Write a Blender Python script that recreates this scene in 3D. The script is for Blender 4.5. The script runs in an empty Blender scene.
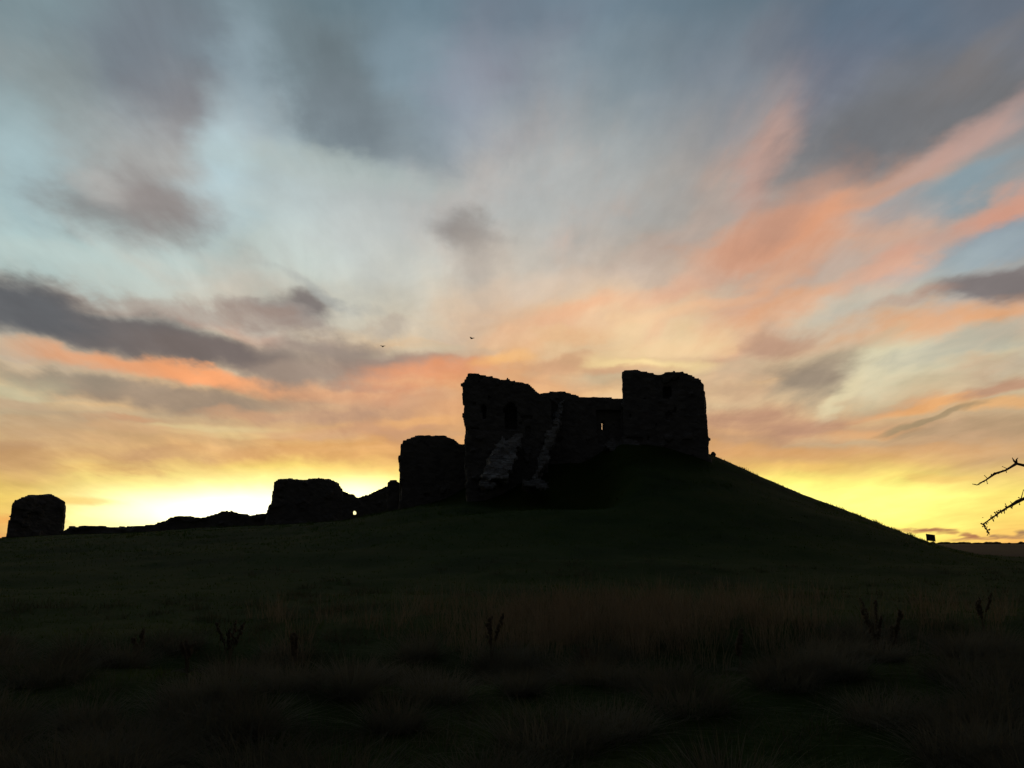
import bpy, bmesh, math, random
import numpy as np
from mathutils import Vector, Matrix, noise as mnoise

random.seed(7)
RNG = np.random.default_rng(7)
S = bpy.context.scene
COL = S.collection
R = math.radians

# ------------------------------------------------------------------ camera
F = 835.0                                   # focal length in pixels of a 1024 px wide frame
PITCH = math.atan(159.0 / F)
EYE = 1.6
cam = bpy.data.cameras.new("camera"); cam_o = bpy.data.objects.new("camera", cam)
COL.objects.link(cam_o); S.camera = cam_o
cam.sensor_width = 36.0; cam.lens = 36.0 * F / 1024.0
cam.clip_start = 0.05; cam.clip_end = 20000
cam_o.location = (0, 0, EYE); cam_o.rotation_euler = (math.pi / 2 + PITCH, 0, 0)
S.render.resolution_x, S.render.resolution_y = 1024, 768
S.view_settings.view_transform = 'Standard'; S.view_settings.look = 'None'
S.view_settings.exposure = 0.0; S.view_settings.gamma = 1.0; S.view_settings.use_curve_mapping = False
S.render.engine = 'CYCLES'
S.cycles.max_bounces = 2; S.cycles.diffuse_bounces = 2; S.cycles.glossy_bounces = 1
S.cycles.use_denoising = True

CP, SP = math.cos(PITCH), math.sin(PITCH)
def pdir(px, py):                            # direction seen at a point of the photograph
    u = (px - 512.0) / F; v = (384.0 - py) / F
    return np.array([u, CP - v * SP, SP + v * CP])
def W(px, py, Y):                            # the point of that sight line Y metres ahead
    d = pdir(px, py); t = Y / d[1]
    return (d[0] * t, Y, EYE + d[2] * t)
def azel(px, py):
    d = pdir(px, py); d = d / np.linalg.norm(d)
    return np.array([math.degrees(math.atan2(d[0], d[1])), math.degrees(math.asin(d[2]))])
def unproj(az, el):
    a, e = math.radians(az), math.radians(el)
    d = np.array([math.sin(a) * math.cos(e), math.cos(a) * math.cos(e), math.sin(e)])
    c = d[1] * CP + d[2] * SP
    return 512 + F * d[0] / c, 384 - F * (d[2] * CP - d[1] * SP) / c
def lin(c):
    return tuple(((x / 255.0) / 12.92 if x <= 10.3 else ((x / 255.0 + 0.055) / 1.055) ** 2.4) for x in c)

# ------------------------------------------------------------------ sky
SUN_AZ, SUN_EL = azel(222, 512)[0], 0.4
world = bpy.data.worlds.new("World"); S.world = world; world.use_nodes = True
world.cycles.sampling_method = 'NONE'
NT = world.node_tree; NT.nodes.clear()
LK = NT.links.new
def nd(t, **kw):
    n = NT.nodes.new(t)
    for k, v in kw.items(): setattr(n, k, v)
    return n
def plug(sock, v):
    if isinstance(v, bpy.types.NodeSocket): LK(v, sock)
    elif v is not None: sock.default_value = v
def mth(op, a, b=None, c=None, clamp=False):
    n = nd('ShaderNodeMath', operation=op, use_clamp=clamp)
    for i, v in enumerate((a, b, c)):
        if v is not None: plug(n.inputs[i], v)
    return n.outputs[0]
def vmt(op, a, b=None):
    n = nd('ShaderNodeVectorMath', operation=op)
    plug(n.inputs[0], a)
    if b is not None: plug(n.inputs[1], b)
    return n.outputs[1] if op in ('LENGTH', 'DOT_PRODUCT') else n.outputs[0]
def comb(x, y, z=0.0):
    n = nd('ShaderNodeCombineXYZ')
    for i, v in enumerate((x, y, z)): plug(n.inputs[i], v)
    return n.outputs[0]
def mixc(f, a, b, mode='MIX'):
    n = nd('ShaderNodeMix', data_type='RGBA', blend_type=mode, clamp_factor=True)
    plug(n.inputs[0], f); plug(n.inputs[6], a if isinstance(a, bpy.types.NodeSocket) else (*a, 1))
    plug(n.inputs[7], b if isinstance(b, bpy.types.NodeSocket) else (*b, 1))
    return n.outputs[2]
def rng(v, a, b, c=0.0, d=1.0, kind='SMOOTHSTEP'):
    n = nd('ShaderNodeMapRange', interpolation_type=kind, clamp=True) if kind == 'LINEAR' else nd('ShaderNodeMapRange', interpolation_type=kind)
    for i, x in enumerate((v, a, b, c, d)): plug(n.inputs[i], x)
    return n.outputs[0]
def noise(vec, scale, detail=4.0, rough=0.55, dist=0.0):
    n = nd('ShaderNodeTexNoise'); plug(n.inputs['Vector'], vec)
    n.inputs['Scale'].default_value = scale; n.inputs['Detail'].default_value = detail
    n.inputs['Roughness'].default_value = rough; n.inputs['Distortion'].default_value = dist
    return n.outputs['Fac'], n.outputs['Color']

tc = nd('ShaderNodeTexCoord')
dvec = vmt('NORMALIZE', tc.outputs['Generated'])
sx = nd('ShaderNodeSeparateXYZ'); LK(dvec, sx.inputs[0])
dx, dy, dz = sx.outputs
az = mth('MULTIPLY', mth('ARCTAN2', dx, dy), 57.29578)
el = mth('MULTIPLY', mth('ARCSINE', dz), 57.29578)
# the cloud deck overhead: streets of cloud that run to a point above the sunset
den = mth('ADD', mth('MAXIMUM', dz, 0.0), 0.16)
qx, qy = mth('DIVIDE', dx, den), mth('DIVIDE', dy, den)
rot = R(3.0)
q = comb(mth('ADD', mth('MULTIPLY', qx, math.cos(rot)), mth('MULTIPLY', qy, math.sin(rot))),
         mth('MULTIPLY', qy, 0.34))
p0 = comb(az, el)
n1f, n1c = noise(q, 2.6, 5.0, 0.58, 0.4)
n2f, n2c = noise(comb(mth('MULTIPLY', az, 0.35), el), 0.22, 5.0, 0.55)
amp = comb(5.0, rng(el, 0.0, 30.0, 0.5, 4.2, 'LINEAR'))
w1 = vmt('MULTIPLY', vmt('SUBTRACT', n1c, (0.5, 0.5, 0.5)), amp)
amp2 = comb(4.0, rng(el, 0.0, 14.0, 0.6, 2.6, 'LINEAR'))
w2 = vmt('MULTIPLY', vmt('SUBTRACT', n2c, (0.5, 0.5, 0.5)), amp2)
n5f, n5c = noise(comb(mth('MULTIPLY', az, 0.6), el, 7.7), 0.36, 4.0, 0.52)
w3 = vmt('MULTIPLY', vmt('SUBTRACT', n5c, (0.5, 0.5, 0.5)), comb(3.4, rng(el, 0.0, 14.0, 0.5, 2.6, 'LINEAR')))
pw = vmt('ADD', vmt('ADD', vmt('ADD', p0, w1), w2), w3)
e1f, e1c = noise(vmt('ADD', q, (11.3, 4.1, 2.0)), 6.0, 6.0, 0.6, 0.3)
e2f, e2c = noise(vmt('ADD', vmt('MULTIPLY', q, (1.0, 2.0, 1.0)), (2.2, 6.1, 9.0)), 3.2, 5.5, 0.54, 0.5)
edge = mth('SUBTRACT', mth('ADD', mth('MULTIPLY', e1f, 0.5), mth('MULTIPLY', e2f, 0.5)), 0.5)
body = mth('ADD', 0.82, mth('MULTIPLY', mth('SUBTRACT', e2f, 0.5), -1.9), clamp=True)

GX = [0, 128, 256, 384, 512, 640, 768, 896, 1024]
GY = [0, 60, 120, 180, 240, 300, 350, 400, 440, 456, 470, 484, 500, 540]
GRID = [
 [(125,145,150),(103,122,130),(115,133,140),(105,128,140),(103,118,132),(105,125,138),(103,120,132),(90,108,128),(100,108,118)],
 [(148,170,175),(118,132,142),(140,160,168),(125,148,162),(128,140,152),(118,134,145),(120,128,140),(102,112,128),(120,118,120)],
 [(150,168,170),(148,152,154),(155,172,180),(132,150,158),(155,165,172),(138,150,155),(130,138,150),(118,124,132),(112,116,122)],
 [(160,185,190),(165,170,168),(178,198,202),(168,178,178),(178,178,174),(165,167,165),(170,155,145),(150,145,138),(150,152,154)],
 [(170,195,195),(172,192,190),(185,200,195),(185,190,188),(182,186,184),(178,175,170),(195,165,145),(170,170,165),(145,160,168)],
 [(168,185,180),(185,196,190),(202,207,196),(202,202,188),(212,194,172),(225,188,154),(208,184,158),(184,184,174),(165,168,166)],
 [(188,172,150),(186,168,145),(196,174,148),(205,190,164),(235,185,135),(240,205,155),(218,186,150),(205,192,164),(200,186,160)],
 [(196,186,152),(184,166,138),(188,168,140),(200,160,128),(225,175,128),(235,205,160),(214,184,146),(208,178,138),(194,170,136)],
 [(202,172,128),(207,172,122),(217,172,114),(222,164,110),(226,172,114),(226,168,114),(206,158,112),(208,164,114),(204,168,126)],
 [(196,158,116),(208,170,120),(224,180,118),(230,178,112),(228,174,112),(226,170,112),(206,160,110),(212,168,114),(206,168,124)],
 [(206,166,112),(222,184,114),(248,222,116),(246,208,112),(240,196,110),(238,192,110),(232,186,108),(238,194,112),(220,178,122)],
 [(226,190,104),(246,228,122),(255,248,160),(253,236,126),(248,222,118),(248,222,118),(252,238,120),(252,238,124),(238,206,112)],
 [(240,210,95),(255,248,150),(255,255,220),(255,248,145),(255,240,130),(255,240,125),(255,252,142),(255,254,142),(252,230,115)],
 [(232,165,95),(255,245,140),(255,255,215),(255,235,125),(255,235,120),(255,235,120),(255,240,118),(255,228,108),(236,172,92)],
]
G = np.array([[lin(c) for c in row] for row in GRID])
def gsample(px, py):
    px = min(max(px, 0), 1024); py = min(max(py, 0), 540)
    i = min(np.searchsorted(GX, px, 'right') - 1, len(GX) - 2); j = min(np.searchsorted(GY, py, 'right') - 1, len(GY) - 2)
    a = (px - GX[i]) / (GX[i + 1] - GX[i]); b = (py - GY[j]) / (GY[j + 1] - GY[j])
    return (G[j, i] * (1 - a) + G[j, i + 1] * a) * (1 - b) + (G[j + 1, i] * (1 - a) + G[j + 1, i + 1] * a) * b
sw = nd('ShaderNodeSeparateXYZ'); LK(pw, sw.inputs[0])
azw, elw = sw.outputs[0], sw.outputs[1]
ELMAX = 46.0
elt = mth('DIVIDE', elw, ELMAX, clamp=True)
ELS = [0.0, 1.4, 2.9, 3.9, 4.9, 5.9, 6.9, 9.0, 11.5, 14.5, 18.0, 22.0, 26.0, 30.0, 34.5, 39.0]
AZS = [-31, -23.5, -15.5, -8, 0, 8, 15.5, 23.5, 31]
sky = None
for i, a in enumerate(AZS):
    cr = nd('ShaderNodeValToRGB'); ramp = cr.color_ramp; ramp.interpolation = 'LINEAR'
    while len(ramp.elements) < len(ELS): ramp.elements.new(0.5)
    for k, e in enumerate(ELS):
        px, py = unproj(a, e)
        ramp.elements[k].position = e / ELMAX
        ramp.elements[k].color = (*gsample(px, py), 1)
    LK(elt, cr.inputs[0])
    sky = cr.outputs[0] if sky is None else mixc(rng(azw, AZS[i - 1], a), sky, cr.outputs[0])

# thin layered streaks low over the sunset: brown-grey bars and lit bars between them
s1, _ = noise(comb(mth('MULTIPLY', azw, 0.075), mth('MULTIPLY', elw, 0.42), 3.3), 1.0, 5.0, 0.5, 0.0)
s2, _ = noise(comb(mth('MULTIPLY', azw, 0.06), mth('MULTIPLY', elw, 0.36), 8.1), 1.0, 5.0, 0.5, 0.0)
lowb = mth('MULTIPLY', rng(el, 4.2, 7.0), rng(el, 18.0, 11.0))
sky = mixc(mth('MULTIPLY', rng(s1, .46, .70, 0.0, .6), lowb), sky, lin((176, 142, 116)))
sky = mixc(mth('MULTIPLY', rng(s2, .50, .72, 0.0, .6), lowb), sky, lin((240, 190, 128)))
sky = mixc(mth('MULTIPLY', rng(s2, .48, .30, 0.0, .45), lowb), sky, lin((212, 198, 158)))
# torn scraps of pink and grey higher up
s3, _ = noise(vmt('ADD', q, (3.7, 9.2, 5.0)), 3.6, 6.0, 0.55, 0.3)
s4, _ = noise(vmt('ADD', q, (7.7, 1.2, 6.0)), 3.0, 6.0, 0.55, 0.3)
midb = mth('MULTIPLY', rng(el, 8.0, 13.0), rng(el, 34.0, 22.0))
rgt = rng(az, -4.0, 12.0, .25, 1.0)
sky = mixc(mth('MULTIPLY', mth('MULTIPLY', rng(s3, .48, .72, 0.0, .55), midb), rgt), sky, lin((226, 168, 136)))
sky = mixc(mth('MULTIPLY', rng(s4, .50, .72, 0.0, .45), midb), sky, lin((168, 160, 152)))
def blob(cx, cy, rx, ry, ang, col, alpha=0.8, soft=0.7, nz=1.0, warp=True):
    """a bank of cloud about a bearing and an elevation: a stretched patch with a torn edge"""
    global sky
    c = azel(cx, cy)
    ca, sa = math.cos(R(ang)), math.sin(R(ang))
    e = 2.0
    v1 = (azel(cx + e * ca, cy + e * sa) - azel(cx - e * ca, cy - e * sa)) / (2 * e)
    v2 = (azel(cx - e * sa, cy + e * ca) - azel(cx + e * sa, cy - e * ca)) / (2 * e)
    m = nd('ShaderNodeMapping', vector_type='TEXTURE')
    m.inputs['Location'].default_value = (c[0], c[1], 0)
    m.inputs['Rotation'].default_value = (0, 0, math.atan2(v1[1], v1[0]))
    m.inputs['Scale'].default_value = (rx * np.linalg.norm(v1), ry * np.linalg.norm(v2), 1)
    # the negligible term keeps the banks in order, one after another, so the shader's memory suffices
    seq = nd('ShaderNodeVectorMath', operation='MULTIPLY_ADD')
    LK(sky, seq.inputs[0]); seq.inputs[1].default_value = (1e-7, 1e-7, 1e-7); LK(pw if warp else p0, seq.inputs[2])
    LK(seq.outputs[0], m.inputs['Vector'])
    d = vmt('LENGTH', m.outputs[0])
    if nz: d = mth('MULTIPLY_ADD', edge, 3.3 * nz, d)
    f = rng(d, 1.0 + soft * 0.6, 1.0 - soft * 0.8, 0.0, min(1.0, alpha * 1.12))
    if nz > .6: f = mth('MULTIPLY', f, body)
    sky = mixc(f, sky, lin(col))

BLOBS = [
 # upper left
 (150,60,72,85,8,(114,121,130),.7,1.1,.58), (178,108,40,40,0,(124,122,126),.6,1.1,.58), (70,110,40,50,0,(140,150,150),.5,1.1,.6), (150,165,75,50,0,(166,162,158),.6,1.1,.58),
 (30,165,42,62,0,(164,189,194),.6,1.0,.6), (216,165,36,62,10,(180,204,210),.7,1.0,.6), (238,70,26,60,0,(148,167,176),.4,1.0,.6),
 (105,218,72,22,22,(138,140,140),.75,1.0,.7), (158,204,46,30,20,(144,136,134),.8,1.0,.6), (110,195,34,16,15,(186,184,180),.5,.9,.6),
 (60,262,90,18,10,(186,204,200),.6,1.0,.6),
 # upper middle
 (300,55,56,34,40,(114,128,134),.6,1.1,.7), (340,105,40,52,-15,(110,123,129),.75,1.1,.6), (385,138,95,30,14,(126,138,146),.65,1.1,.7),
 (440,90,60,40,30,(130,150,162),.4,1.0,.6), (320,172,120,18,8,(180,193,189),.6,.9,.8), (340,225,80,40,20,(188,192,190),.5,1.1,.6),
 (575,25,70,26,-40,(126,126,138),.5,1.1,.8), (475,90,40,60,30,(152,150,165),.4,1.1,.8),
 (470,230,34,20,14,(138,134,132),.92,.95,.6), (474,262,30,42,8,(176,166,156),.65,1.1,.6),
 (304,303,30,14,0,(130,123,120),.92,.9,.58), (272,312,46,8,8,(160,153,148),.7,.9,.9), (310,285,60,6,25,(165,168,165),.5,.9,.9),
 # left bands
 (200,310,120,12,7,(158,138,128),.85,.8,.7), (245,329,60,10,12,(192,150,132),.7,.9,.7),
 (100,324,170,25,13,(106,102,102),.88,.7,.45), (10,306,95,25,8,(94,97,101),.85,.7,.45), (225,351,95,17,8,(116,107,104),.9,.7,.6),
 (330,345,60,14,5,(160,146,134),.7,.9,.8),
 (60,352,110,8,10,(200,168,140),.6,.9,.6), (160,368,135,9,11,(226,160,116),.9,.8,.5), (215,376,60,8,10,(243,164,112),.9,.8,.5), (340,394,110,8,6,(226,166,122),.7,.9,.7),
 (160,393,155,15,7,(150,134,118),.8,.75,.5), (55,375,62,11,8,(152,142,126),.6,.8,.7), (12,392,50,20,0,(198,192,158),.6,1.0,.6),
 (90,416,90,10,4,(180,160,132),.5,.9,.8), (290,372,45,12,5,(144,130,120),.75,.8,.8), (345,372,84,17,2,(162,144,130),.8,.9,.58), (402,364,56,14,0,(164,138,124),.85,.9,.55), (330,346,70,12,6,(150,136,126),.7,.9,.58),
 (392,324,34,7,0,(176,162,150),.6,.9,.8), (400,402,90,12,0,(194,150,122),.65,.9,.8), (215,426,70,5,0,(228,206,152),.6,.9,.7),
 (18,405,40,7,2,(196,166,134),.6,.8,1.0), (95,408,40,6,5,(206,176,136),.6,.8,1.0), (60,428,75,6,1,(190,160,124),.65,.8,1.2), (150,430,60,5,3,(214,172,128),.6,.8,1.0),
 (130,419,35,5,2,(206,150,110),.55,.8,1.0), (262,412,60,6,2,(206,160,124),.7,.8,1.0), (330,416,70,8,-2,(188,150,124),.7,.8,1.0), (235,433,60,4,0,(232,206,146),.6,.8,1.0), (300,434,60,6,2,(214,166,124),.65,.8,1.0),
 (380,428,45,7,-4,(206,158,124),.6,.8,1.0), (425,420,40,5,-6,(238,182,120),.7,.8,1.0), (370,388,40,6,4,(160,136,124),.65,.8,1.0), (420,345,40,8,-6,(206,190,160),.5,.9,1.0),
 (250,452,60,6,2,(208,164,116),.6,.8,1.0), (150,456,80,6,1,(200,158,116),.7,.8,1.0), (20,448,60,7,0,(186,144,108),.6,.8,1.0), (110,470,50,4,2,(230,186,112),.6,.8,1.0),
 (120,440,120,9,0,(206,168,122),.5,.9,.8), (40,462,110,10,2,(200,158,108),.7,.8,.8), (330,452,110,10,-2,(224,168,104),.6,.9,.8),
 # about the keep
 (430,376,70,17,-8,(240,160,112),.75,.9,.7), (506,359,30,8,-10,(250,192,118),.6,1.0,.8), (470,350,30,5,0,(205,178,148),.5,.9,.6),
 (500,395,90,20,-15,(230,170,120),.6,1.0,.7), (590,310,85,14,-8,(236,186,146),.55,1.0,.8), (640,270,26,12,-20,(182,164,150),.6,1.0,.8),
 (690,338,64,16,-8,(248,216,162),.5,1.0,.7), (620,300,80,12,-16,(236,176,138),.6,1.0,.8), (700,272,90,14,-24,(222,170,142),.6,1.0,.8), (745,310,60,12,-24,(230,172,136),.6,1.0,.8), (560,318,70,10,-14,(238,182,142),.55,1.0,.8), (660,240,70,12,-30,(196,172,158),.45,1.0,.8), (650,360,60,8,4,(255,226,162),.6,1.0,.6), (565,360,32,9,-22,(214,168,130),.75,.8,.8),
 (600,374,54,8,-4,(205,184,150),.7,.9,.8), (632,366,40,5,0,(214,166,128),.7,.9,.7),
 # upper right
 (745,215,60,34,-35,(172,164,158),.5,1.1,1.0), (700,262,80,16,-20,(208,178,156),.5,1.0,1.0), (830,250,75,12,-22,(216,168,138),.7,.9,1.0), (880,240,110,30,-22,(206,168,146),.5,1.1,1.2), (930,190,80,20,-24,(190,160,148),.45,1.0,1.2), (765,162,56,18,-58,(202,160,144),.75,.9,.8), (880,130,120,50,-24,(110,112,116),.85,.95,.6), (965,108,95,34,-30,(112,112,114),.85,.9,.8), (870,30,90,34,-12,(92,112,130),.7,1.0,.7),
 (830,85,66,34,-42,(108,113,126),.7,1.0,.8), (985,55,66,22,-35,(126,119,116),.6,1.0,.8), (770,50,40,30,-50,(124,126,134),.4,1.0,.8),
 (790,225,95,20,-18,(218,158,126),.7,.9,.8), (842,212,105,32,-22,(219,158,124),.85,1.1,.7), (800,200,70,22,-35,(190,150,132),.5,1.0,1.0),
 (905,180,60,14,-25,(176,150,134),.7,.8,.7), (962,150,95,19,-27,(196,160,148),.85,1.0,.7),
 (990,184,66,14,-28,(132,150,158),.85,.7,.5), (918,206,55,14,-20,(148,160,165),.8,.8,.7),
 (955,230,70,11,-20,(190,164,152),.7,.8,.7), (998,214,56,12,-22,(213,158,136),.85,1.0,.7), (893,264,36,14,-48,(222,166,140),.8,1.0,.7), (862,278,70,9,-22,(216,174,150),.65,.9,.8),
 (985,241,72,13,-18,(146,160,170),.85,.7,.6), (935,264,64,12,-20,(164,178,181),.75,.8,.7), (850,302,60,15,-16,(190,190,176),.6,.9,.8),
 (985,284,78,19,-8,(126,118,117),.95,.65,.6), (905,300,40,8,-15,(190,150,128),.6,.9,.8), (945,324,120,18,-8,(230,172,126),.85,1.0,.7),
 (795,302,48,13,-20,(228,168,126),.75,.9,.8), (772,335,36,13,-10,(196,156,128),.8,.9,.8), (745,365,40,16,-20,(205,178,148),.6,.9,.8),
 (715,300,70,10,-18,(236,180,140),.6,.9,1.0), (640,318,60,8,-10,(244,200,152),.55,.9,1.0), (560,335,50,8,-14,(236,184,136),.55,.9,1.0), (530,290,50,14,-20,(216,196,176),.5,1.0,1.0), (880,340,40,8,-20,(206,188,158),.6,.8,1.0), (760,395,50,8,-6,(212,176,140),.6,.9,1.0), (890,405,60,7,-14,(214,160,118),.7,.8,1.0), (840,412,40,5,-8,(204,170,132),.6,.8,1.0), (700,425,30,7,0,(206,160,124),.5,.9,1.0), (890,368,85,22,-16,(220,213,180),.75,.9,.6), (965,344,85,11,-18,(184,183,166),.7,.8,.7), (905,390,60,8,-14,(196,182,150),.6,.9,.8),
 (822,378,42,24,-24,(152,136,118),.92,.95,.5), (778,338,34,12,-10,(190,152,128),.75,.9,.58), (840,398,36,6,-35,(225,212,172),.6,.9,.6),
 (945,398,60,6,-12,(234,172,112),.8,.8,.6), (995,384,56,10,-12,(188,148,120),.9,.7,.6), (1000,402,50,6,-6,(228,176,120),.8,.8,.6),
 (775,424,85,17,2,(192,148,120),.85,.8,.8), (870,432,60,7,-6,(232,172,114),.6,.9,.7), (935,417,58,5,-17,(166,143,110),.8,.7,.6), (990,426,66,9,-4,(180,152,118),.7,.8,.7),
 (890,452,140,7,-2,(222,166,108),.5,.9,.8), (740,452,60,8,2,(226,170,110),.6,.9,.8), (790,470,60,4,0,(240,192,110),.5,.9,.7), (932,478,44,4,0,(240,196,112),.6,.8,.6),
]
for b in BLOBS: blob(*b)
# broad unevenness of the thin cloud everywhere
tex = mth('ADD', 1.0, mth('MULTIPLY', mth('SUBTRACT', e1f, 0.5), 0.45))
tex = mth('MULTIPLY', tex, mth('ADD', 1.0, mth('MULTIPLY', mth('SUBTRACT', e2f, 0.5), 0.5)))
sky = mixc(1.0, sky, comb(tex, tex, tex), 'MULTIPLY')
# glow of the sun just under the skyline
def glow(cx, cy, rx, ry, col, k):
    global sky
    c = azel(cx, cy); s = 57.3 / F
    m = nd('ShaderNodeMapping', vector_type='TEXTURE')
    m.inputs['Location'].default_value = (c[0], c[1], 0); m.inputs['Scale'].default_value = (rx * s, ry * s, 1)
    LK(vmt('ADD', p0, vmt('MULTIPLY', w2, (0.6, 0.6, 0))), m.inputs['Vector'])
    d = vmt('LENGTH', m.outputs[0])
    g = mth('MULTIPLY', mth('POWER', 2.718, mth('MULTIPLY', mth('MULTIPLY', d, d), -1.0)), k)
    sky = mixc(1.0, sky, vmt('MULTIPLY', comb(g, g, g), lin(col)), 'ADD')
glow(225, 512, 95, 20, (255,250,215), 1.3)
glow(362, 494, 45, 15, (255,250,205), 0.9)
glow(850, 515, 130, 28, (255,240,120), 0.32)
# thin dark bars of far cloud on the horizon
for b in [(908,531,16,1.8,-2,(206,150,92),.7,.8,.8), (920,530,10,2.2,-4,(186,130,86),.8,.8,.8), (931,530.5,8,3.2,0,(176,120,82),.9,.8,.7), (940,532,7,1.8,3,(192,134,88),.8,.8,.8),
          (958,534,7,2.0,8,(184,128,86),.8,.8,.8), (966,536,9,2.4,4,(172,116,82),.85,.8,.8), (985,538.5,34,1.8,0,(188,132,92),.7,.8,.8), (994,536,9,2.6,-6,(152,110,88),.8,.8,.8),
          (1006,537.5,20,2.6,-3,(146,108,90),.85,.8,.8), (1017,533.5,11,4.2,-10,(132,100,88),.9,.8,.7),
          (15,520,40,5,0,(236,170,92),.7,.9,.6,False), (60,500,50,4,2,(240,200,110),.6,.9,.6,False)]: blob(*b)
# out-of-view dusk sky, grey behind, blue overhead, set dim to darken ground and stone
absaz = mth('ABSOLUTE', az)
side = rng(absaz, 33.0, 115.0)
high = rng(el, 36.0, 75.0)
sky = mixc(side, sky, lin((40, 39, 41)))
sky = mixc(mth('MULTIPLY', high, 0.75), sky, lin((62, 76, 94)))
nishita = nd('ShaderNodeTexSky', sky_type='NISHITA', sun_disc=False)
nishita.sun_elevation = R(SUN_EL); nishita.sun_rotation = R(SUN_AZ)
nishita.air_density = 1.0; nishita.dust_density = 1.2
skn = vmt('MULTIPLY', nishita.outputs[0], (0.004, 0.004, 0.004))
sky = mixc(1.0, sky, skn, 'ADD')
# the shaded land below the horizon
sky = mixc(rng(el, 0.0, -1.5), sky, lin((20, 18, 14)))
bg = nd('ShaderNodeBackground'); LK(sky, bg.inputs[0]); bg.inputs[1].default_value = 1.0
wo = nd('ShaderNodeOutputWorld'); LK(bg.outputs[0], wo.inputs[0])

# ------------------------------------------------------------------ sun, almost down behind the walls
sun = bpy.data.lights.new("sun", 'SUN'); sun.energy = 0.06; sun.angle = R(0.5); sun.color = (1.0, 0.72, 0.42)
sun_o = bpy.data.objects.new("sun", sun); COL.objects.link(sun_o)
sd = Vector((math.sin(R(SUN_AZ)) * math.cos(R(SUN_EL)), math.cos(R(SUN_AZ)) * math.cos(R(SUN_EL)), math.sin(R(SUN_EL))))
sun_o.rotation_euler = sd.to_track_quat('Z', 'Y').to_euler()
sun_o.location = (0, 0, 60)

# ------------------------------------------------------------------ helpers
def mat(name, cols, scale=3.0, rough=0.9, bump=0.0, bscale=8.0, detail=6.0, kind='noise', spec=0.2):
    m = bpy.data.materials.new(name); m.use_nodes = True
    t = m.node_tree; b = t.nodes['Principled BSDF']
    b.inputs['Roughness'].default_value = rough; b.inputs['Specular IOR Level'].default_value = spec
    geo = t.nodes.new('ShaderNodeNewGeometry')
    n = t.nodes.new('ShaderNodeTexNoise'); n.inputs['Scale'].default_value = scale; n.inputs['Detail'].default_value = detail
    t.links.new(geo.outputs['Position'], n.inputs['Vector'])
    fac = n.outputs['Fac']
    if kind == 'stone':
        mp = t.nodes.new('ShaderNodeMapping'); mp.inputs['Scale'].default_value = (1.6, 1.6, 3.4)
        t.links.new(geo.outputs['Position'], mp.inputs['Vector'])
        v = t.nodes.new('ShaderNodeTexVoronoi'); v.inputs['Scale'].default_value = 1.0; v.inputs['Randomness'].default_value = 0.85
        t.links.new(mp.outputs[0], v.inputs['Vector'])
        sep = t.nodes.new('ShaderNodeSeparateColor'); t.links.new(v.outputs['Color'], sep.inputs[0])
        a = t.nodes.new('ShaderNodeMath'); a.operation = 'MULTIPLY_ADD'; a.inputs[1].default_value = 0.45; 
        t.links.new(sep.outputs[0], a.inputs[0])
        h = t.nodes.new('ShaderNodeMath'); h.operation = 'MULTIPLY_ADD'; h.inputs[1].default_value = 0.9; h.inputs[2].default_value = -0.15
        t.links.new(n.outputs['Fac'], h.inputs[0]); t.links.new(h.outputs[0], a.inputs[2])
        fac = a.outputs[0]
    cr = t.nodes.new('ShaderNodeValToRGB'); r = cr.color_ramp
    while len(r.elements) < len(cols): r.elements.new(0.5)
    for i, c in enumerate(cols):
        r.elements[i].position = 0.28 + 0.44 * i / max(1, len(cols) - 1); r.elements[i].color = (*c, 1)
    t.links.new(fac, cr.inputs[0]); t.links.new(cr.outputs[0], b.inputs['Base Color'])
    if bump:
        n2 = t.nodes.new('ShaderNodeTexNoise'); n2.inputs['Scale'].default_value = bscale; n2.inputs['Detail'].default_value = 8
        t.links.new(geo.outputs['Position'], n2.inputs['Vector'])
        bp = t.nodes.new('ShaderNodeBump'); bp.inputs['Strength'].default_value = bump; bp.inputs['Distance'].default_value = 0.08
        t.links.new(n2.outputs['Fac'], bp.inputs['Height']); t.links.new(bp.outputs[0], b.inputs['Normal'])
    return m
M_STONE = mat('old_stone', [(.105,.098,.088), (.135,.126,.112), (.165,.152,.135)], 1.2, .95, .25, 5, kind='stone')
M_PALE_SKYLIT = mat('pale_skylit_masonry', [(.14,.134,.122), (.23,.22,.20), (.33,.315,.29)], .7, .95, .7, 5, kind='stone')  # pale stone, with skylight on the sloping faces put into the colour
M_TURF = mat('turf', [(.014,.024,.003), (.023,.037,.005), (.034,.042,.008)], .22, 1.0, .8, 6, spec=.05)
def leafy(m, k=.4):
    t = m.node_tree; b = t.nodes['Principled BSDF']; o = t.nodes['Material Output']
    tr = t.nodes.new('ShaderNodeBsdfTranslucent'); mx = t.nodes.new('ShaderNodeMixShader'); mx.inputs[0].default_value = k
    src = b.inputs['Base Color'].links[0].from_socket
    t.links.new(src, tr.inputs[0]); t.links.new(b.outputs[0], mx.inputs[1]); t.links.new(tr.outputs[0], mx.inputs[2]); t.links.new(mx.outputs[0], o.inputs[0])
    return m
M_GRASS = mat('grass_blades', [(.028,.054,.005), (.044,.074,.006), (.080,.090,.012)], .22, .9, spec=.1)
M_RANK = mat('rank_grass', [(.040,.040,.018), (.075,.068,.036), (.13,.112,.066)], .9, .9, spec=.1)
M_TUSSOCK = mat('pale_tussock', [(.06,.054,.032), (.115,.10,.062), (.19,.165,.108)], .7, .9, spec=.1)
M_STRAW = mat('dead_straw', [(.14,.10,.056), (.20,.144,.083), (.28,.205,.122)], 1.5, .9, spec=.1)
M_DOCK = mat('dead_dock', [(.085,.066,.040), (.13,.10,.062)], 6, .9, spec=.1)
M_FIELD = mat('ploughed_field', [(.060,.036,.021), (.095,.058,.034)], .004, 1.0, spec=.05)
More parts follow.
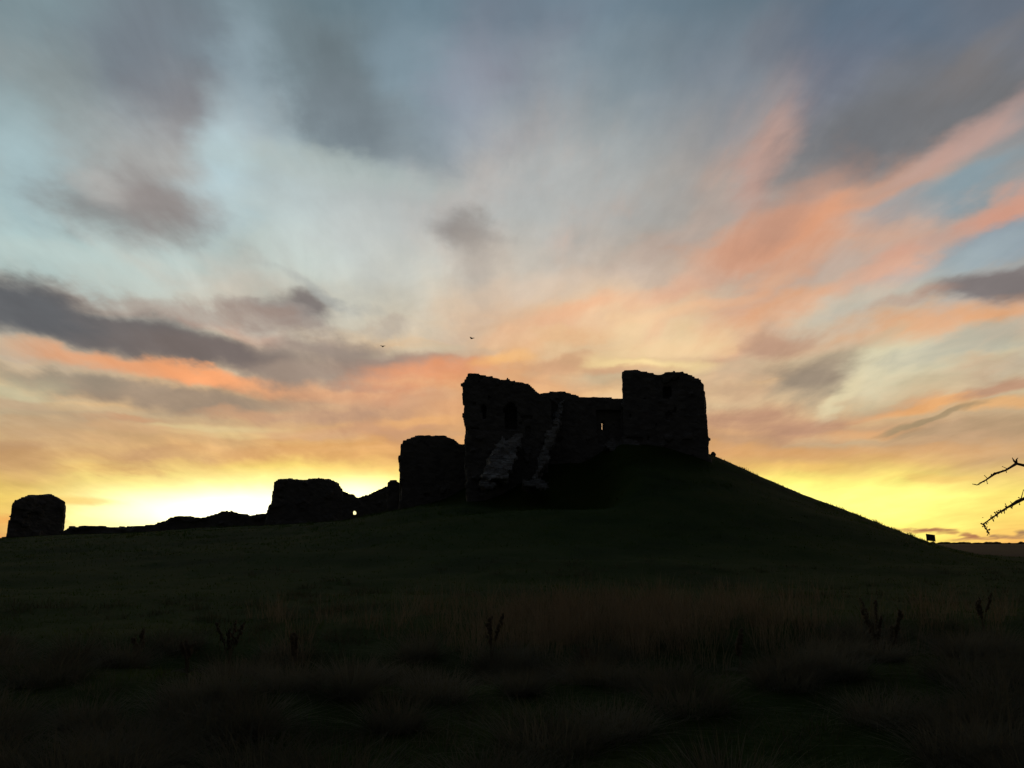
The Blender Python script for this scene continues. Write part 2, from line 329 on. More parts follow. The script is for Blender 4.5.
M_WOOD_FAR = mat('bare_woodland', [(.03,.022,.014), (.05,.036,.022)], .05, 1.0, spec=.05)
M_BARK = mat('hawthorn_bark', [(.09,.046,.024), (.17,.09,.05)], 30, .85, .5, 60)
M_FEATHER = mat('black_feathers', [(.012,.012,.014), (.02,.02,.022)], 20, .6)
M_BOARD = mat('weathered_board', [(.03,.026,.022), (.05,.044,.038)], 6, .6)
M_POST = mat('timber_post', [(.06,.045,.03), (.09,.07,.05)], 9, .85)

for _m in (M_GRASS, M_RANK, M_STRAW, M_TUSSOCK): leafy(_m)
def tag(o, label=None, cat=None, group=None, kind=None):
    if label: o['label'] = label
    if cat: o['category'] = cat
    if group: o['group'] = group
    if kind: o['kind'] = kind
    return o
def link_mesh(name, verts, faces, m, parent=None, smooth=False):
    me = bpy.data.meshes.new(name)
    verts = np.asarray(verts, dtype=np.float32)
    if isinstance(faces, np.ndarray):
        k = faces.shape[1]; nf = len(faces)
        me.vertices.add(len(verts)); me.vertices.foreach_set('co', verts.ravel())
        me.loops.add(nf * k); me.loops.foreach_set('vertex_index', faces.astype(np.int32).ravel())
        me.polygons.add(nf); me.polygons.foreach_set('loop_start', np.arange(0, nf * k, k, dtype=np.int32))
        me.update(calc_edges=True); me.validate()
    else:
        me.from_pydata([tuple(map(float, v)) for v in verts], [], faces); me.update()
    me.polygons.foreach_set('use_smooth', [smooth] * len(me.polygons))
    me.materials.append(m)
    o = bpy.data.objects.new(name, me); COL.objects.link(o)
    if parent: o.parent = parent; o.matrix_parent_inverse = parent.matrix_world.inverted() if False else Matrix.Translation(-Vector(parent.location))
    return o
def empty(name, loc):
    o = bpy.data.objects.new(name, None); o.empty_display_size = .3; o.location = loc; COL.objects.link(o); return o

def _h(i, j, k, s):
    n = (i * 374761393 + j * 668265263 + k * 2147483647 + s * 974711) & 0xffffffff
    n = ((n ^ (n >> 13)) * 1274126177) & 0xffffffff
    return ((n ^ (n >> 16)) & 0xffff) / 65535.0
def vnoise(x, y, z, s=0):
    x, y, z = np.broadcast_arrays(x, y, z)
    xi, yi, zi = np.floor(x).astype(np.int64), np.floor(y).astype(np.int64), np.floor(z).astype(np.int64)
    a, b, c = x - xi, y - yi, z - zi
    a, b, c = a * a * (3 - 2 * a), b * b * (3 - 2 * b), c * c * (3 - 2 * c)
    r = 0
    for i in (0, 1):
        for j in (0, 1):
            for k in (0, 1):
                r = r + _h(xi + i, yi + j, zi + k, s) * (a if i else 1 - a) * (b if j else 1 - b) * (c if k else 1 - c)
    return r * 2 - 1
def fbm(x, y, z, s=0, o=3):
    r = 0; am = 1
    for k in range(o):
        r = r + am * vnoise(x * 2 ** k, y * 2 ** k, z * 2 ** k, s + k); am *= .5
    return r
def sstep(a, b, x):
    t = np.clip((x - a) / (b - a), 0, 1); return t * t * (3 - 2 * t)

# ------------------------------------------------------------------ the lie of the land
MX, MY = 8.1, 88.0
PR = np.array([0, 8, 12.2, 15.5, 21.7, 26.9, 32.0, 35.2, 40, 47, 58, 70])
PZ = np.array([11.3, 11.2, 10.55, 8.85, 5.8, 3.55, 1.5, .62, .2, .05, .0, 0])
_rr = np.linspace(0, 70, 281); _zz = np.interp(_rr, PR, PZ)
_k = np.ones(9) / 9; _zz = np.convolve(np.pad(_zz, 4, 'edge'), _k, 'valid')
BX = np.array([-140, -100, -75, -58, -50, -40, -30, -20, -16, -12, -8, -4, 4, 10, 20])
BZ = np.array([0.0, 1.0, 1.7, 2.0, 2.2, 2.6, 3.2, 3.7, 4.0, 5.0, 6.0, 6.4, 5.8, 4.0, 0.0])
def land(x, y):
    x = np.asarray(x, float); y = np.asarray(y, float)
    r = np.hypot(x - MX, y - MY)
    left = sstep(.35, .98, -(x - MX) / np.maximum(r, .1))
    front = sstep(.62, 1.0, -(y - MY) / np.maximum(r, .1))
    zm = np.interp(r * (1 + .34 * left) - .36 * front * np.maximum(0, r - 17), _rr, _zz)
    carve = 4.6 * sstep(10.5, 6.0, x) * sstep(-16, -7, x) * np.exp(-((y - 70) / 9.0) ** 2) * sstep(40, 20, r)
    zm = np.maximum(zm - carve, 0)
    zb = np.interp(x, BX, BZ) * sstep(24, 96, y) * sstep(165, 122, y)
    m = np.maximum(zm, zb); d = np.abs(zm - zb)
    z = m + np.maximum(0, 1.2 - d) ** 2 / 4.8 * sstep(0, 1.4, np.minimum(zm, zb))
    near = sstep(400, 60, np.hypot(x, y))
    bump = .16 * vnoise(x * .13, y * .13, 0 * x, 3) + .07 * vnoise(x * .45, y * .45, 0 * x, 5) + .03 * vnoise(x * 1.3, y * 1.3, 0 * x, 8)
    z = z + bump * near * sstep(1.5, 6, np.hypot(x, y))
    wob = 1.3 * vnoise(x * .12, 0 * x, 0 * x, 50) + .5 * vnoise(x * .5, y * .3, 0 * x, 51)
    ditch = -.40 * np.exp(-((y - 13.2 - wob) / 1.2) ** 2)
    bank = .10 * np.exp(-((y - 10.2 - wob) / 1.3) ** 2)
    z = z + (ditch + bank) * sstep(60, 25, np.abs(x))
    far = 2.5 * vnoise(x * .0018, y * .0018, 0 * x, 21) * sstep(700, 2600, np.hypot(x, y))
    return z + far
def land1(x, y): return float(land(np.array([x]), np.array([y]))[0])

def make_ground():
    th = np.concatenate([np.radians(np.arange(-48, 48.01, .22)), np.radians(np.arange(51, 309.1, 3.0))])
    rr = [0.6]
    while rr[-1] < 9000: rr.append(rr[-1] * 1.016)
    rr = np.array(rr)
    X = rr[:, None] * np.sin(th)[None]; Y = rr[:, None] * np.cos(th)[None]
    Z = land(X, Y)
    V = np.stack([X, Y, Z], -1).reshape(-1, 3)
    n, m = len(rr), len(th)
    i, j = np.meshgrid(np.arange(n - 1), np.arange(m), indexing='ij'); j2 = (j + 1) % m
    Fq = np.stack([i * m + j, (i + 1) * m + j, (i + 1) * m + j2, i * m + j2], -1).reshape(-1, 4)
    Fq = Fq[:, ::-1]
    V = np.vstack([V, [[0, 0, land1(0, 0)]]])
    c = len(V) - 1
    tri = [(c, (k + 1) % m, k) for k in range(m)]
    me = bpy.data.meshes.new('ground')
    me.vertices.add(len(V)); me.vertices.foreach_set('co', V.astype(np.float32).ravel())
    loops = np.concatenate([Fq.ravel(), np.array(tri).ravel()]).astype(np.int32)
    st = np.concatenate([np.arange(0, len(Fq) * 4, 4), len(Fq) * 4 + np.arange(0, m * 3, 3)]).astype(np.int32)
    me.loops.add(len(loops)); me.loops.foreach_set('vertex_index', loops)
    me.polygons.add(len(st)); me.polygons.foreach_set('loop_start', st)
    mi = np.zeros(len(st), np.int32)
    rad = np.repeat(rr[:-1], m); ang = np.tile(th, n - 1); lim = np.where((ang > R(14)) & (ang < R(120)), 108.0, 190.0); mi[:len(Fq)] = (rad > lim).astype(np.int32)
    me.materials.append(M_TURF); me.materials.append(M_FIELD)
    me.update(calc_edges=True)
    me.polygons.foreach_set('material_index', mi)
    me.polygons.foreach_set('use_smooth', [True] * len(st))
    o = bpy.data.objects.new('ground', me); COL.objects.link(o)
    return tag(o, 'rough grass pasture rising to the castle mound, with fields beyond', 'ground', kind='structure')
make_ground()

# ------------------------------------------------------------------ ruined masonry, built stone by stone on a lattice
def inpoly(px, pz, poly):
    r = np.zeros(px.shape, bool); n = len(poly)
    for i in range(n):
        x1, z1 = poly[i]; x2, z2 = poly[(i + 1) % n]
        if z1 == z2: continue
        c = ((z1 > pz) != (z2 > pz)) & (px < (x2 - x1) * (pz - z1) / (z2 - z1) + x1)
        r ^= c
    return r
def lattice(solid, lo, hi, st=(.2, .25, .17), jit=.045, relax=.35):
    nx, ny, nz = [max(2, int(math.ceil((hi[k] - lo[k]) / st[k])) + 2) for k in range(3)]
    ax = [lo[k] - st[k] + (np.arange(n) + .5) * st[k] for k, n in zip(range(3), (nx, ny, nz))]
    X, Y, Z = np.meshgrid(*ax, indexing='ij')
    A = solid(X, Y, Z); A[0] = A[-1] = False; A[:, 0] = A[:, -1] = False; A[:, :, -1] = False; A[:, :, 0] = False
    quads = []
    def vid(i, j, k): return (i * (ny + 1) + j) * (nz + 1) + k
    for axis in range(3):
        for sgn in (1, -1):
            B = np.roll(A, -sgn, axis); I, J, K = np.nonzero(A & ~B)
            o = 1 if sgn > 0 else 0
            if axis == 0: c = [(I + o, J, K), (I + o, J + 1, K), (I + o, J + 1, K + 1), (I + o, J, K + 1)]
            elif axis == 1: c = [(I, J + o, K), (I, J + o, K + 1), (I + 1, J + o, K + 1), (I + 1, J + o, K)]
            else: c = [(I, J, K + o), (I + 1, J, K + o), (I + 1, J + 1, K + o), (I, J + 1, K + o)]
            qd = np.stack([vid(*t) for t in c], -1)
            quads.append(qd if sgn > 0 else qd[:, ::-1])
    Q = np.vstack(quads)
    u, inv = np.unique(Q, return_inverse=True); Q = inv.reshape(-1, 4)
    k = u % (nz + 1); j = (u // (nz + 1)) % (ny + 1); i = u // ((nz + 1) * (ny + 1))
    V = np.stack([lo[0] - st[0] + i * st[0], lo[1] - st[1] + j * st[1], lo[2] - st[2] + k * st[2]], -1).astype(float)
    for _ in range(2):
        acc = np.zeros_like(V); cnt = np.zeros(len(V))
        for a in range(4):
            b = (a + 1) % 4
            np.add.at(acc, Q[:, a], V[Q[:, b]]); np.add.at(acc, Q[:, b], V[Q[:, a]])
            np.add.at(cnt, Q[:, a], 1); np.add.at(cnt, Q[:, b], 1)
        V = V * (1 - relax) + acc / cnt[:, None] * relax
    for a in range(3):
        V[:, a] += jit * vnoise(V[:, 0] * 3.1, V[:, 1] * 3.1, V[:, 2] * 4.3, 40 + a) + jit * .6 * (RNG.random(len(V)) - .5)
    return V, Q
def ruin(name, outline, Y0, t, m=None, parent=None, holes=(), recess=(), rough=.16, st=(.2, .25, .17), seed=1, base=None, extra=None, lean=0.0, face=False):
    """a wall whose elevation follows an outline seen at distance Y0 and that is t metres thick"""
    cx = W(sum(p[0] for p in outline) / len(outline), 520, Y0)[0] if face else 0.0
    phi = math.atan2(cx, Y0) if face else 0.0
    ax, nn = (math.cos(phi), -math.sin(phi)), (math.sin(phi), math.cos(phi))
    def onplane(px, py):                      # where a sight line meets the wall's front plane
        d = pdir(px, py); tt = (cx * nn[0] + Y0 * nn[1]) / (d[0] * nn[0] + d[1] * nn[1])
        return (d[0] * tt - cx) * ax[0] + (d[1] * tt - Y0) * ax[1], EYE + d[2] * tt
    poly = [onplane(*p) for p in outline]
    H = [[onplane(*p) for p in h] for h in holes]
    Rc = [([onplane(*p) for p in h], d) for h, d in recess]
    xs = [p[0] for p in poly]; zs = [p[1] for p in poly]
    lo = (min(xs) - .6, Y0 - .5, min(zs) - .2); hi = (max(xs) + .6, Y0 + t + .5, max(zs) + .5)
    def solid(X, Y, Z):
        d = rough
        lf = .9 * d * vnoise(X * .33, Y * .33, Z * .33, seed + 50)
        ox = lf + d * fbm(X * .9, Y * .9, Z * .9, seed, 3); oz = d * fbm(X * .9 + 7, Y * .9, Z * .9, seed + 9, 3)
        A = inpoly(X + ox, Z + oz, poly)
        front = Y0 + .13 * fbm(X * .7, 0 * Y, Z * .8, seed + 20, 3) + lean * (Z - lo[2])
        back = Y0 + t + .25 * fbm(X * .6, 0 * Y, Z * .6, seed + 30, 3)
        A &= (Y > front) & (Y < back)
        for h in H: A &= ~inpoly(X, Z, h)
        for h, dep in Rc: A &= ~(inpoly(X + .3 * ox, Z + .3 * oz, h) & (Y < Y0 + dep))
        if extra: A &= extra(X, Y, Z)
        return A
    V, Q = lattice(solid, lo, hi, st)
    sx_, dp = V[:, 0].copy(), V[:, 1] - Y0
    V[:, 0] = cx + sx_ * ax[0] + dp * nn[0]; V[:, 1] = Y0 + sx_ * ax[1] + dp * nn[1]
    return link_mesh(name, V, Q, m or M_STONE, parent)

# the keep: two standing masses with a lower wall between, the near corner slipped down the mound
keep = empty('castle_keep', (8, 82, 9.0))
tag(keep, 'tallest ruin, a roofless stone keep of two broken masses on top of the grassy mound', 'castle')
ruin('corner_tower', [(622,470),(623,445),(622,420),(622.5,400),(621,388),(621,374),(626,370),(634,369),(642,371),(652,373),(661,374),(666,372),(674,370.5),(683,372),(692,376),(700,380.5),(703,384),(705,387),(706,405),(707,430),(708.5,446),(710,470)],
     77.5, 8.5, parent=keep, recess=[([(663,386),(670,386),(670,399),(663,399)], 1.0)], seed=2, rough=.12, face=True)
ruin('curtain_wall', [(536,515),(536,398),(541,394),(546,392.5),(553,391),(562,391.5),(572,394),(584,396.5),(596,397.5),(602,396.5),(612,396.5),(613,398),(628,398),(628,470),(606,478),(590,515)],
     78.5, 2.2, parent=keep, holes=[[(602.5,419.6),(604.1,419.6),(604.1,428.2),(602.5,428.2)]], recess=[([(596,410),(621,410),(621,446),(598,446)], .45)], seed=3, st=(.11, .25, .14), rough=.12)
ruin('broken_wall', [(468,528),(466,470),(464.5,446),(465.5,442),(466,430),(464.5,420),(463.5,412),(464.5,405),(462,398),(462,383),(465,381),(467,377),(468.5,373),(471,373.5),(480,375),(492,376.5),(506,378.5),(508,377.5),(510,379.5),(520,382),(529,384.5),(535,389),(540,393.5),(546,396),(551,402),(553,430),(548,470),(544,528)],
     77.0, 2.6, parent=keep, recess=[([(505,430),(504.5,409),(507,404),(511,402.5),(515,404),(517.5,409),(517.5,430)], 1.4), ([(482,419),(482,406),(484,403.5),(486.5,406),(486.5,419)], .9), ([(464,428.8),(480,427.6),(480,428.9),(464,430.2)], .3)], seed=4, st=(.16, .25, .14), rough=.13)
def side(X, Y, Z): return X < -3.0 + .3 * fbm(Y * .5, Z * .5, 0 * X, 5, 2)
ruin('side_wall', [(469,530),(469,400),(470,384),(488,386),(488,530)], 79.4, 10.5, parent=keep, seed=5, st=(.3, .3, .24))
ruin('back_wall', [(498,520),(498,424),(512,416),(530,412),(545,416),(560,425),(575,430),(586,440),(590,450),(590,520)], 90.0, 2.2, parent=keep, seed=6, st=(.3, .3, .24))
# broken sloping faces where the wall tore open, their pale stone lightened for skylight
def talus(name, outline, Ytop, Ybot, m, parent, thick=.9, seed=1, st=.17):
    """a sloping broken face: the outline is followed on a plane that leans back from Ybot at its foot to Ytop at its head"""
    ys = [p[1] for p in outline]; y0, y1 = min(ys), max(ys)
    pts = [W(px, py, Ytop + (Ybot - Ytop) * (py - y0) / (y1 - y0)) for px, py in outline]
    poly = [(p[0], p[2]) for p in pts]
    zt, zb = max(p[2] for p in pts), min(p[2] for p in pts)
    lo = (min(p[0] for p in pts) - .4, Ybot - .7, zb - .3); hi = (max(p[0] for p in pts) + .4, Ytop + thick + .8, zt + .3)
    def solid(X, Y, Z):
        ox = .30 * fbm(X * 1.1, Y * 1.1, Z * 1.1, seed, 4); oz = .36 * fbm(X * 1.3 + 5, Y * 1.3, Z * 1.3, seed + 3, 3)
        fy = Ytop + (Ybot - Ytop) * (zt - Z) / (zt - zb) + .38 * fbm(X * 1.5, Z * .4, Z * 1.5, seed + 8, 3) * .6
        return inpoly(X + ox, Z + oz, poly) & (Y > fy) & (Y < fy + thick + (Ytop - fy))
    V, Q = lattice(solid, lo, hi, (st, .2, st), .05, .3)
    return link_mesh(name, V, Q, m, parent)
talus('rubble_slope', [(527,430),(522,441),(517,448),(516,458),(511,466),(508,476),(503,481),(497,478),(490,480),(484,476),(487,466),(491,455),(495,446),(501,436),(507,440),(514,436),(521,430)], 77.3, 73.2, M_PALE_SKYLIT, keep, seed=11)
talus('rubble_slope', [(565,403),(563,411),(560,421),(556,430),(555,440),(549,452),(545,462),(540,470),(537,478),(533,478),(536,468),(540,459),(544,447),(545,437),(547,427),(553,418),(558,409),(562,402)], 78.2, 74.6, M_PALE_SKYLIT, keep, seed=12)
talus('ledge', [(606,447),(614,441),(622,439.5),(632,440),(641,444),(636,447),(622,450),(610,450)], 77.4, 76.2, M_STONE, keep, seed=13)
talus('fallen_stones', [(478,482),(488,480),(497,484),(490,488),(480,487)], 73.6, 72.4, M_STONE, keep, thick=.4, seed=14)
talus('fallen_stones', [(521,481),(536,479),(548,484),(540,489),(524,487)], 73.8, 72.6, M_STONE, keep, thick=.4, seed=15)

o = ruin('ruined_wall', [(396,535),(400,489),(400,478),(399,470),(400,456),(401,447),(404,440),(407,438),(414,436.5),(426,435.5),(439,435.5),(448,437),(454,440),(459,443),(464,444.5),(472,445),(474,535)], 83.0, 5.0, seed=7, face=True)
tag(o, 'broad flat-topped stump of wall stepping down from the left side of the tall keep', 'ruined wall', kind='thing')
o = ruin('wall_stub', [(386,530),(387,484),(389,482),(393,481),(397,481.5),(399,483),(400,530)], 86.0, 1.6, seed=8)
tag(o, 'little knob of masonry at the left foot of the flat-topped wall stump', 'ruined wall', kind='thing')
o = ruin('curtain_wall', [(342,540),(342,492),(348,493.5),(354,495),(358,497),(363,496),(368,495.5),(373,493.5),(377,491),(381,489),(384,487.5),(388,487),(394,488),(402,490),(410,495),(420,500),(424,540)],
         100.0, 1.5, face=True, holes=[[(352.6,511.2),(353.4,510.4),(355.2,510.4),(355.8,511.4),(355.8,515.2),(352.6,515.2)]], seed=9, st=(.13, .25, .13), rough=.12)
tag(o, 'sagging low wall pierced by one small hole, between the square block and the mound', 'ruined wall', kind='thing')
o = ruin('gatehouse_ruin', [(262,540),(266,514),(266,509),(268,505),(271,503),(272,494),(273.5,488),(273,483),(276,481),(281,479.5),(290,479),(298,479.5),(304,479),(311,478.5),(318,477.5),(321,478.5),(328,478.5),(333,480),(337,482.5),(339,486),(341,490),(344,493.5),(346,500),(348,540)],
         102.0, 6.0, seed=10, st=(.2, .3, .17), rough=.2, face=True)
tag(o, 'wide square block of ruined masonry with ragged top halfway down the left slope', 'ruined building', kind='thing')
o = ruin('curtain_wall', [(60,560),(60,531),(66,530),(69,528),(71,525.5),(73,526),(74,527.5),(84,526.5),(96,527.2),(110,526.5),(124,526.8),(140,525.5),(150,525.2),(158,522),(168,518),(178,516.8),(192,516.5),(200,518.5),(206,517),(213,514),(219,511.5),(222,511),(230,511.8),(236,513.5),(244,515.5),(252,515.2),(260,513.5),(272,512),(272,560)],
         105.0, 1.6, seed=16, st=(.25, .3, .15), rough=.22)
tag(o, 'long low crumbling wall climbing from the leftmost tower to the square block', 'ruined wall', kind='thing')
o = ruin('ruined_tower', [(4,570),(7,545),(8.5,530),(10,516),(12.5,503),(14.5,500),(20,498),(26,496.5),(31,495.2),(38,495),(46,494.5),(53,494.8),(55,496.5),(61,498.5),(65,501),(65.5,508),(64.5,518),(63,526),(61.5,532),(62,570)],
         108.0, 6.0, seed=17, st=(.22, .3, .17), rough=.18, face=True)
tag(o, 'leftmost ruin, a lone stubby tower of masonry leaning slightly', 'ruined tower', kind='thing')
o = ruin('curtain_wall', [(-60,560),(-60,541),(-30,539),(0,537.5),(6,536.5),(9,537),(10,560)], 109.5, 1.4, face=True, seed=18, st=(.3, .3, .2))
tag(o, 'fragment of very low wall at the left edge of the photo beside the lone tower', 'ruined wall', kind='thing')

def boulder(name, loc, r, label, seed):
    bm = bmesh.new(); bmesh.ops.create_icosphere(bm, subdivisions=3, radius=1)
    for v in bm.verts:
        n = mnoise.noise(v.co * 1.3 + Vector((seed, 0, 0))) * .35 + mnoise.noise(v.co * 3 + Vector((seed, 3, 0))) * .12
        v.co = Vector((v.co.x * r[0], v.co.y * r[1], v.co.z * r[2])) * (1 + n)
    me = bpy.data.meshes.new(name); bm.to_mesh(me); bm.free(); me.materials.append(M_STONE)
    o = bpy.data.objects.new(name, me); o.location = loc; COL.objects.link(o)
    return tag(o, label, 'boulder')
x, y, z = W(713, 452, 84.0)
boulder('boulder', (x, y, land1(x, y) + .12), (.24, .22, .30), 'small upright stone at the right foot of the keep tower on the mound edge', 2.0)

# ------------------------------------------------------------------ board on the right shoulder of the mound
def box(bm, c, s, rot=None):
    r = bmesh.ops.create_cube(bm, size=1.0)['verts']
    for v in r:
        p = Vector((v.co.x * s[0], v.co.y * s[1], v.co.z * s[2]))
        if rot: p = rot @ p
        v.co = p + Vector(c)
    return r
def bm_obj(name, bm, m, parent=None, bevel=0.0, smooth=False):
    if bevel: bmesh.ops.bevel(bm, geom=bm.edges[:], offset=bevel, segments=2, affect='EDGES')
    bmesh.ops.recalc_face_normals(bm, faces=bm.faces)
    me = bpy.data.meshes.new(name); bm.to_mesh(me); bm.free(); me.materials.append(m)
    for p in me.polygons: p.use_smooth = smooth
    o = bpy.data.objects.new(name, me); COL.objects.link(o)
    if parent: o.parent = parent
    return o
bx, by, bz = W(929.5, 537.6, 83.0)
gz = land1(bx, by)
board = empty('information_board', (bx, by, gz))
board.rotation_euler = (0, R(8), R(-6))
tag(board, 'small dark tilted board on short posts where the mound meets the right horizon', 'sign')
bm = bmesh.new(); hh = bz - gz
box(bm, (0, 0, hh), (.84, .06, .70), Matrix.Rotation(R(-24), 3, 'X')); bm_obj('panel', bm, M_BOARD, board, .012)
for s in (-1, 1):
    bm = bmesh.new(); box(bm, (.28 * s, .06, hh * .5 - .15), (.07, .07, max(.3, hh + .2))); bm_obj('post', bm, M_POST, board, .008)

# ------------------------------------------------------------------ birds
def make_bird(name, pos, span, head, bank, flap, label):
    """a crow on the wing: one continuous skin of body, tail and two fingered wings"""
    bm = bmesh.new(); k = span / 0.92; rings = []
    secs = [(.30, .004, 0), (.265, .016, -.004), (.245, .030, 0), (.21, .040, .006), (.17, .044, .004), (.11, .062, -.006), (.02, .072, -.012), (-.08, .062, -.008), (-.16, .042, 0), (-.22, .030, .004)]
    for y, r, z in secs:
        rings.append([bm.verts.new((math.cos(t) * r, y, z + math.sin(t) * r * .9)) for t in [2 * math.pi * i / 10 for i in range(10)]])
    for a, b in zip(rings, rings[1:]):
        for i in range(10): bm.faces.new((a[i], a[(i + 1) % 10], b[(i + 1) % 10], b[i]))
    bm.faces.new(rings[0][::-1]); bm.faces.new(rings[-1])
    def sheet(pts, th):
        top = [bm.verts.new((p[0], p[1], p[2] + th)) for p in pts]; bot = [bm.verts.new((p[0], p[1], p[2] - th)) for p in pts]
        bm.faces.new(top); bm.faces.new(bot[::-1])
        for i in range(len(pts)): j = (i + 1) % len(pts); bm.faces.new((top[i], bot[i], bot[j], top[j]))
    sheet([(-.03, -.18, 0), (.03, -.18, 0), (.075, -.36, .004), (.03, -.385, .004), (-.03, -.385, .004), (-.075, -.36, .004)], .004)
    for s, f in ((1, flap[0]), (-1, flap[1])):
        def P(x, y):
            a = f * min(1, x / .2) ; return (s * x * math.cos(a), y, .02 + math.sin(f) * x * (1.0 if x < .24 else .86))
        sheet([P(.0, .13), P(.09, .155), P(.2, .17), P(.2, -.06), P(.1, -.075), P(0, -.08)][::s], .008)
        sheet([P(.2, .17), P(.27, .15), P(.34, .10), P(.36, -.02), P(.28, -.05), P(.2, -.06)][::s], .005)
        for q in range(5):
            t = q / 4; y = .10 - .12 * t; x0 = .33
            sheet([P(x0, y), P(.46 - .05 * t, y - .04 - .05 * t), P(.455 - .05 * t, y - .06 - .05 * t), P(x0, y - .035)][::s], .003)
    for v in bm.verts: v.co = Vector((v.co.x * k, v.co.y * k * 1.25, v.co.z * k * 1.7))
    o = bm_obj(name, bm, M_FEATHER, smooth=False)
    o.location = pos; o.rotation_euler = (0, bank, head)
    return tag(o, label, 'bird', 'birds flying above the castle')
make_bird('bird', W(383, 346.3, 82), .62, R(35), R(-3), (R(6), R(4)), 'small black bird in flight, the lower one farther left of the keep')
make_bird('bird', W(472, 338.3, 84), .62, R(50), R(2), (R(5), R(8)), 'small black bird in flight, the higher one nearer the keep top')

# ------------------------------------------------------------------ hawthorn just outside the right edge, two twigs reaching in
def tube(bm, pts, rad, n=7):
    pts = [Vector(p) for p in pts]; rings = []
    for i, p in enumerate(pts):
        d = (pts[min(i + 1, len(pts) - 1)] - pts[max(i - 1, 0)]).normalized()
        a = d.cross(Vector((0, 0, 1)) if abs(d.z) < .9 else Vector((1, 0, 0))).normalized(); b = d.cross(a)
        ph = .4 * i
        rings.append([bm.verts.new(p + (a * math.cos(2 * math.pi * k / n) + b * math.sin(2 * math.pi * k / n)) * rad[i] * (1 + .12 * math.sin(3 * k + ph))) for k in range(n)])
    for A, B in zip(rings, rings[1:]):
        for k in range(n): bm.faces.new((A[k], B[k], B[(k + 1) % n], A[(k + 1) % n]))
    bm.faces.new(rings[0]); bm.faces.new(rings[-1][::-1])
def bud(bm, p, r):
    m = Matrix.Translation(p) @ Matrix.Diagonal((r * random.uniform(.8, 1.3), r, r * random.uniform(.8, 1.4), 1))
    bmesh.ops.create_icosphere(bm, subdivisions=1, radius=1, matrix=m)
def spurs(bm, pts, rad, n, ln=.03, tip=.0012):
    """short spurs, thorns and buds along a twig"""
    pts = [Vector(p) for p in pts]
    for _ in range(n):
        i = random.randrange(len(pts) - 1); t = random.random()
        p = pts[i].lerp(pts[i + 1], t); ax = (pts[i + 1] - pts[i]).normalized()
        v = Vector((random.uniform(-1, 1), random.uniform(-.6, .6), random.uniform(-1, 1)))
        v = (v - ax * v.dot(ax)).normalized() + ax * random.uniform(.0, .5)
        L = ln * random.uniform(.35, 1.1)
        mid = p + v * L * .55 + Vector((0, 0, random.uniform(-.1, .1) * L))
        tube(bm, [p, mid, p + v * L], [rad * .8, rad * .6, tip], 5)
        if random.random() < .6: bud(bm, p + v * L * random.uniform(.5, 1), rad * random.uniform(.9, 1.5))
        if random.random() < .4: bud(bm, p + v * rad, rad * 1.6)
TX, TY = 3.55, 3.7
tree = empty('hawthorn_tree', (TX, TY, land1(TX, TY)))
tag(tree, 'leafless thorny hawthorn at the right edge, its bare twigs reaching over the yellow sky', 'tree')
def tobj(name, bm): 
    o = bm_obj(name, bm, M_BARK, None, smooth=True); o.parent = tree; o.matrix_parent_inverse = Matrix.Translation(-Vector(tree.location)); return o
tz = land1(TX, TY)
bm = bmesh.new()
trunk = [(TX, TY, tz - .1), (TX + .02, TY + .02, tz + .35), (TX - .04, TY - .02, tz + .8), (TX + .05, TY + .03, tz + 1.3), (TX + .16, TY + .05, tz + 1.9), (TX + .2, TY, tz + 2.6), (TX + .3, TY + .05, tz + 3.4)]
tube(bm, trunk, [.12, .10, .088, .075, .06, .04, .012], 10); tobj('trunk', bm)
def px_path(pp, Y0, dY): return [W(a, b, Y0 + dY * i) for i, (a, b) in enumerate(pp)]
# upper twig
bm = bmesh.new()
up = px_path([(1100,452),(1060,459),(1036,466),(1024,465.4),(1016.4,463.6),(1011,467),(1005.6,470.3),(995,473.6),(986,480),(980,483),(977.3,485),(972.4,484)], 3.5, -.025)
tube(bm, [trunk[3]] + up, [.026, .017, .011, .0070, .0062, .0054, .0040, .0034, .0044, .0026, .0022, .0018, .0012], 7)
tube(bm, [up[4], W(1013.5,460,3.4), W(1012.2,457.6,3.4)], [.005, .003, .0012], 5)
tube(bm, [up[4], W(1016.5,459.5,3.41), W(1018,457.8,3.41)], [.005, .003, .0012], 5)
for c, e in (((1008,469),(1002.5,466.6)), ((988,479),(984.6,475.6)), ((986.5,480),(987.4,483.6)), ((1006,470.5),(1006.4,472.4))):
    a, b = W(*c, 3.38), W(*e, 3.38); tube(bm, [a, b], [.0018, .001], 5); bud(bm, Vector(b), .0022)
for c, r in (((991.5,476),.0036), ((998,473),.0034), ((984,481.2),.003), ((979,484.6),.0028), ((1003,470.6),.003), ((975,484.4),.0024), ((1014,461.5),.003)): bud(bm, Vector(W(*c, 3.38)), r)
bud(bm, Vector(up[7]), .006); bud(bm, Vector(W(993.8,474,3.38)), .0045); spurs(bm, up[4:], .0022, 6, .016)
tobj('branch', bm)
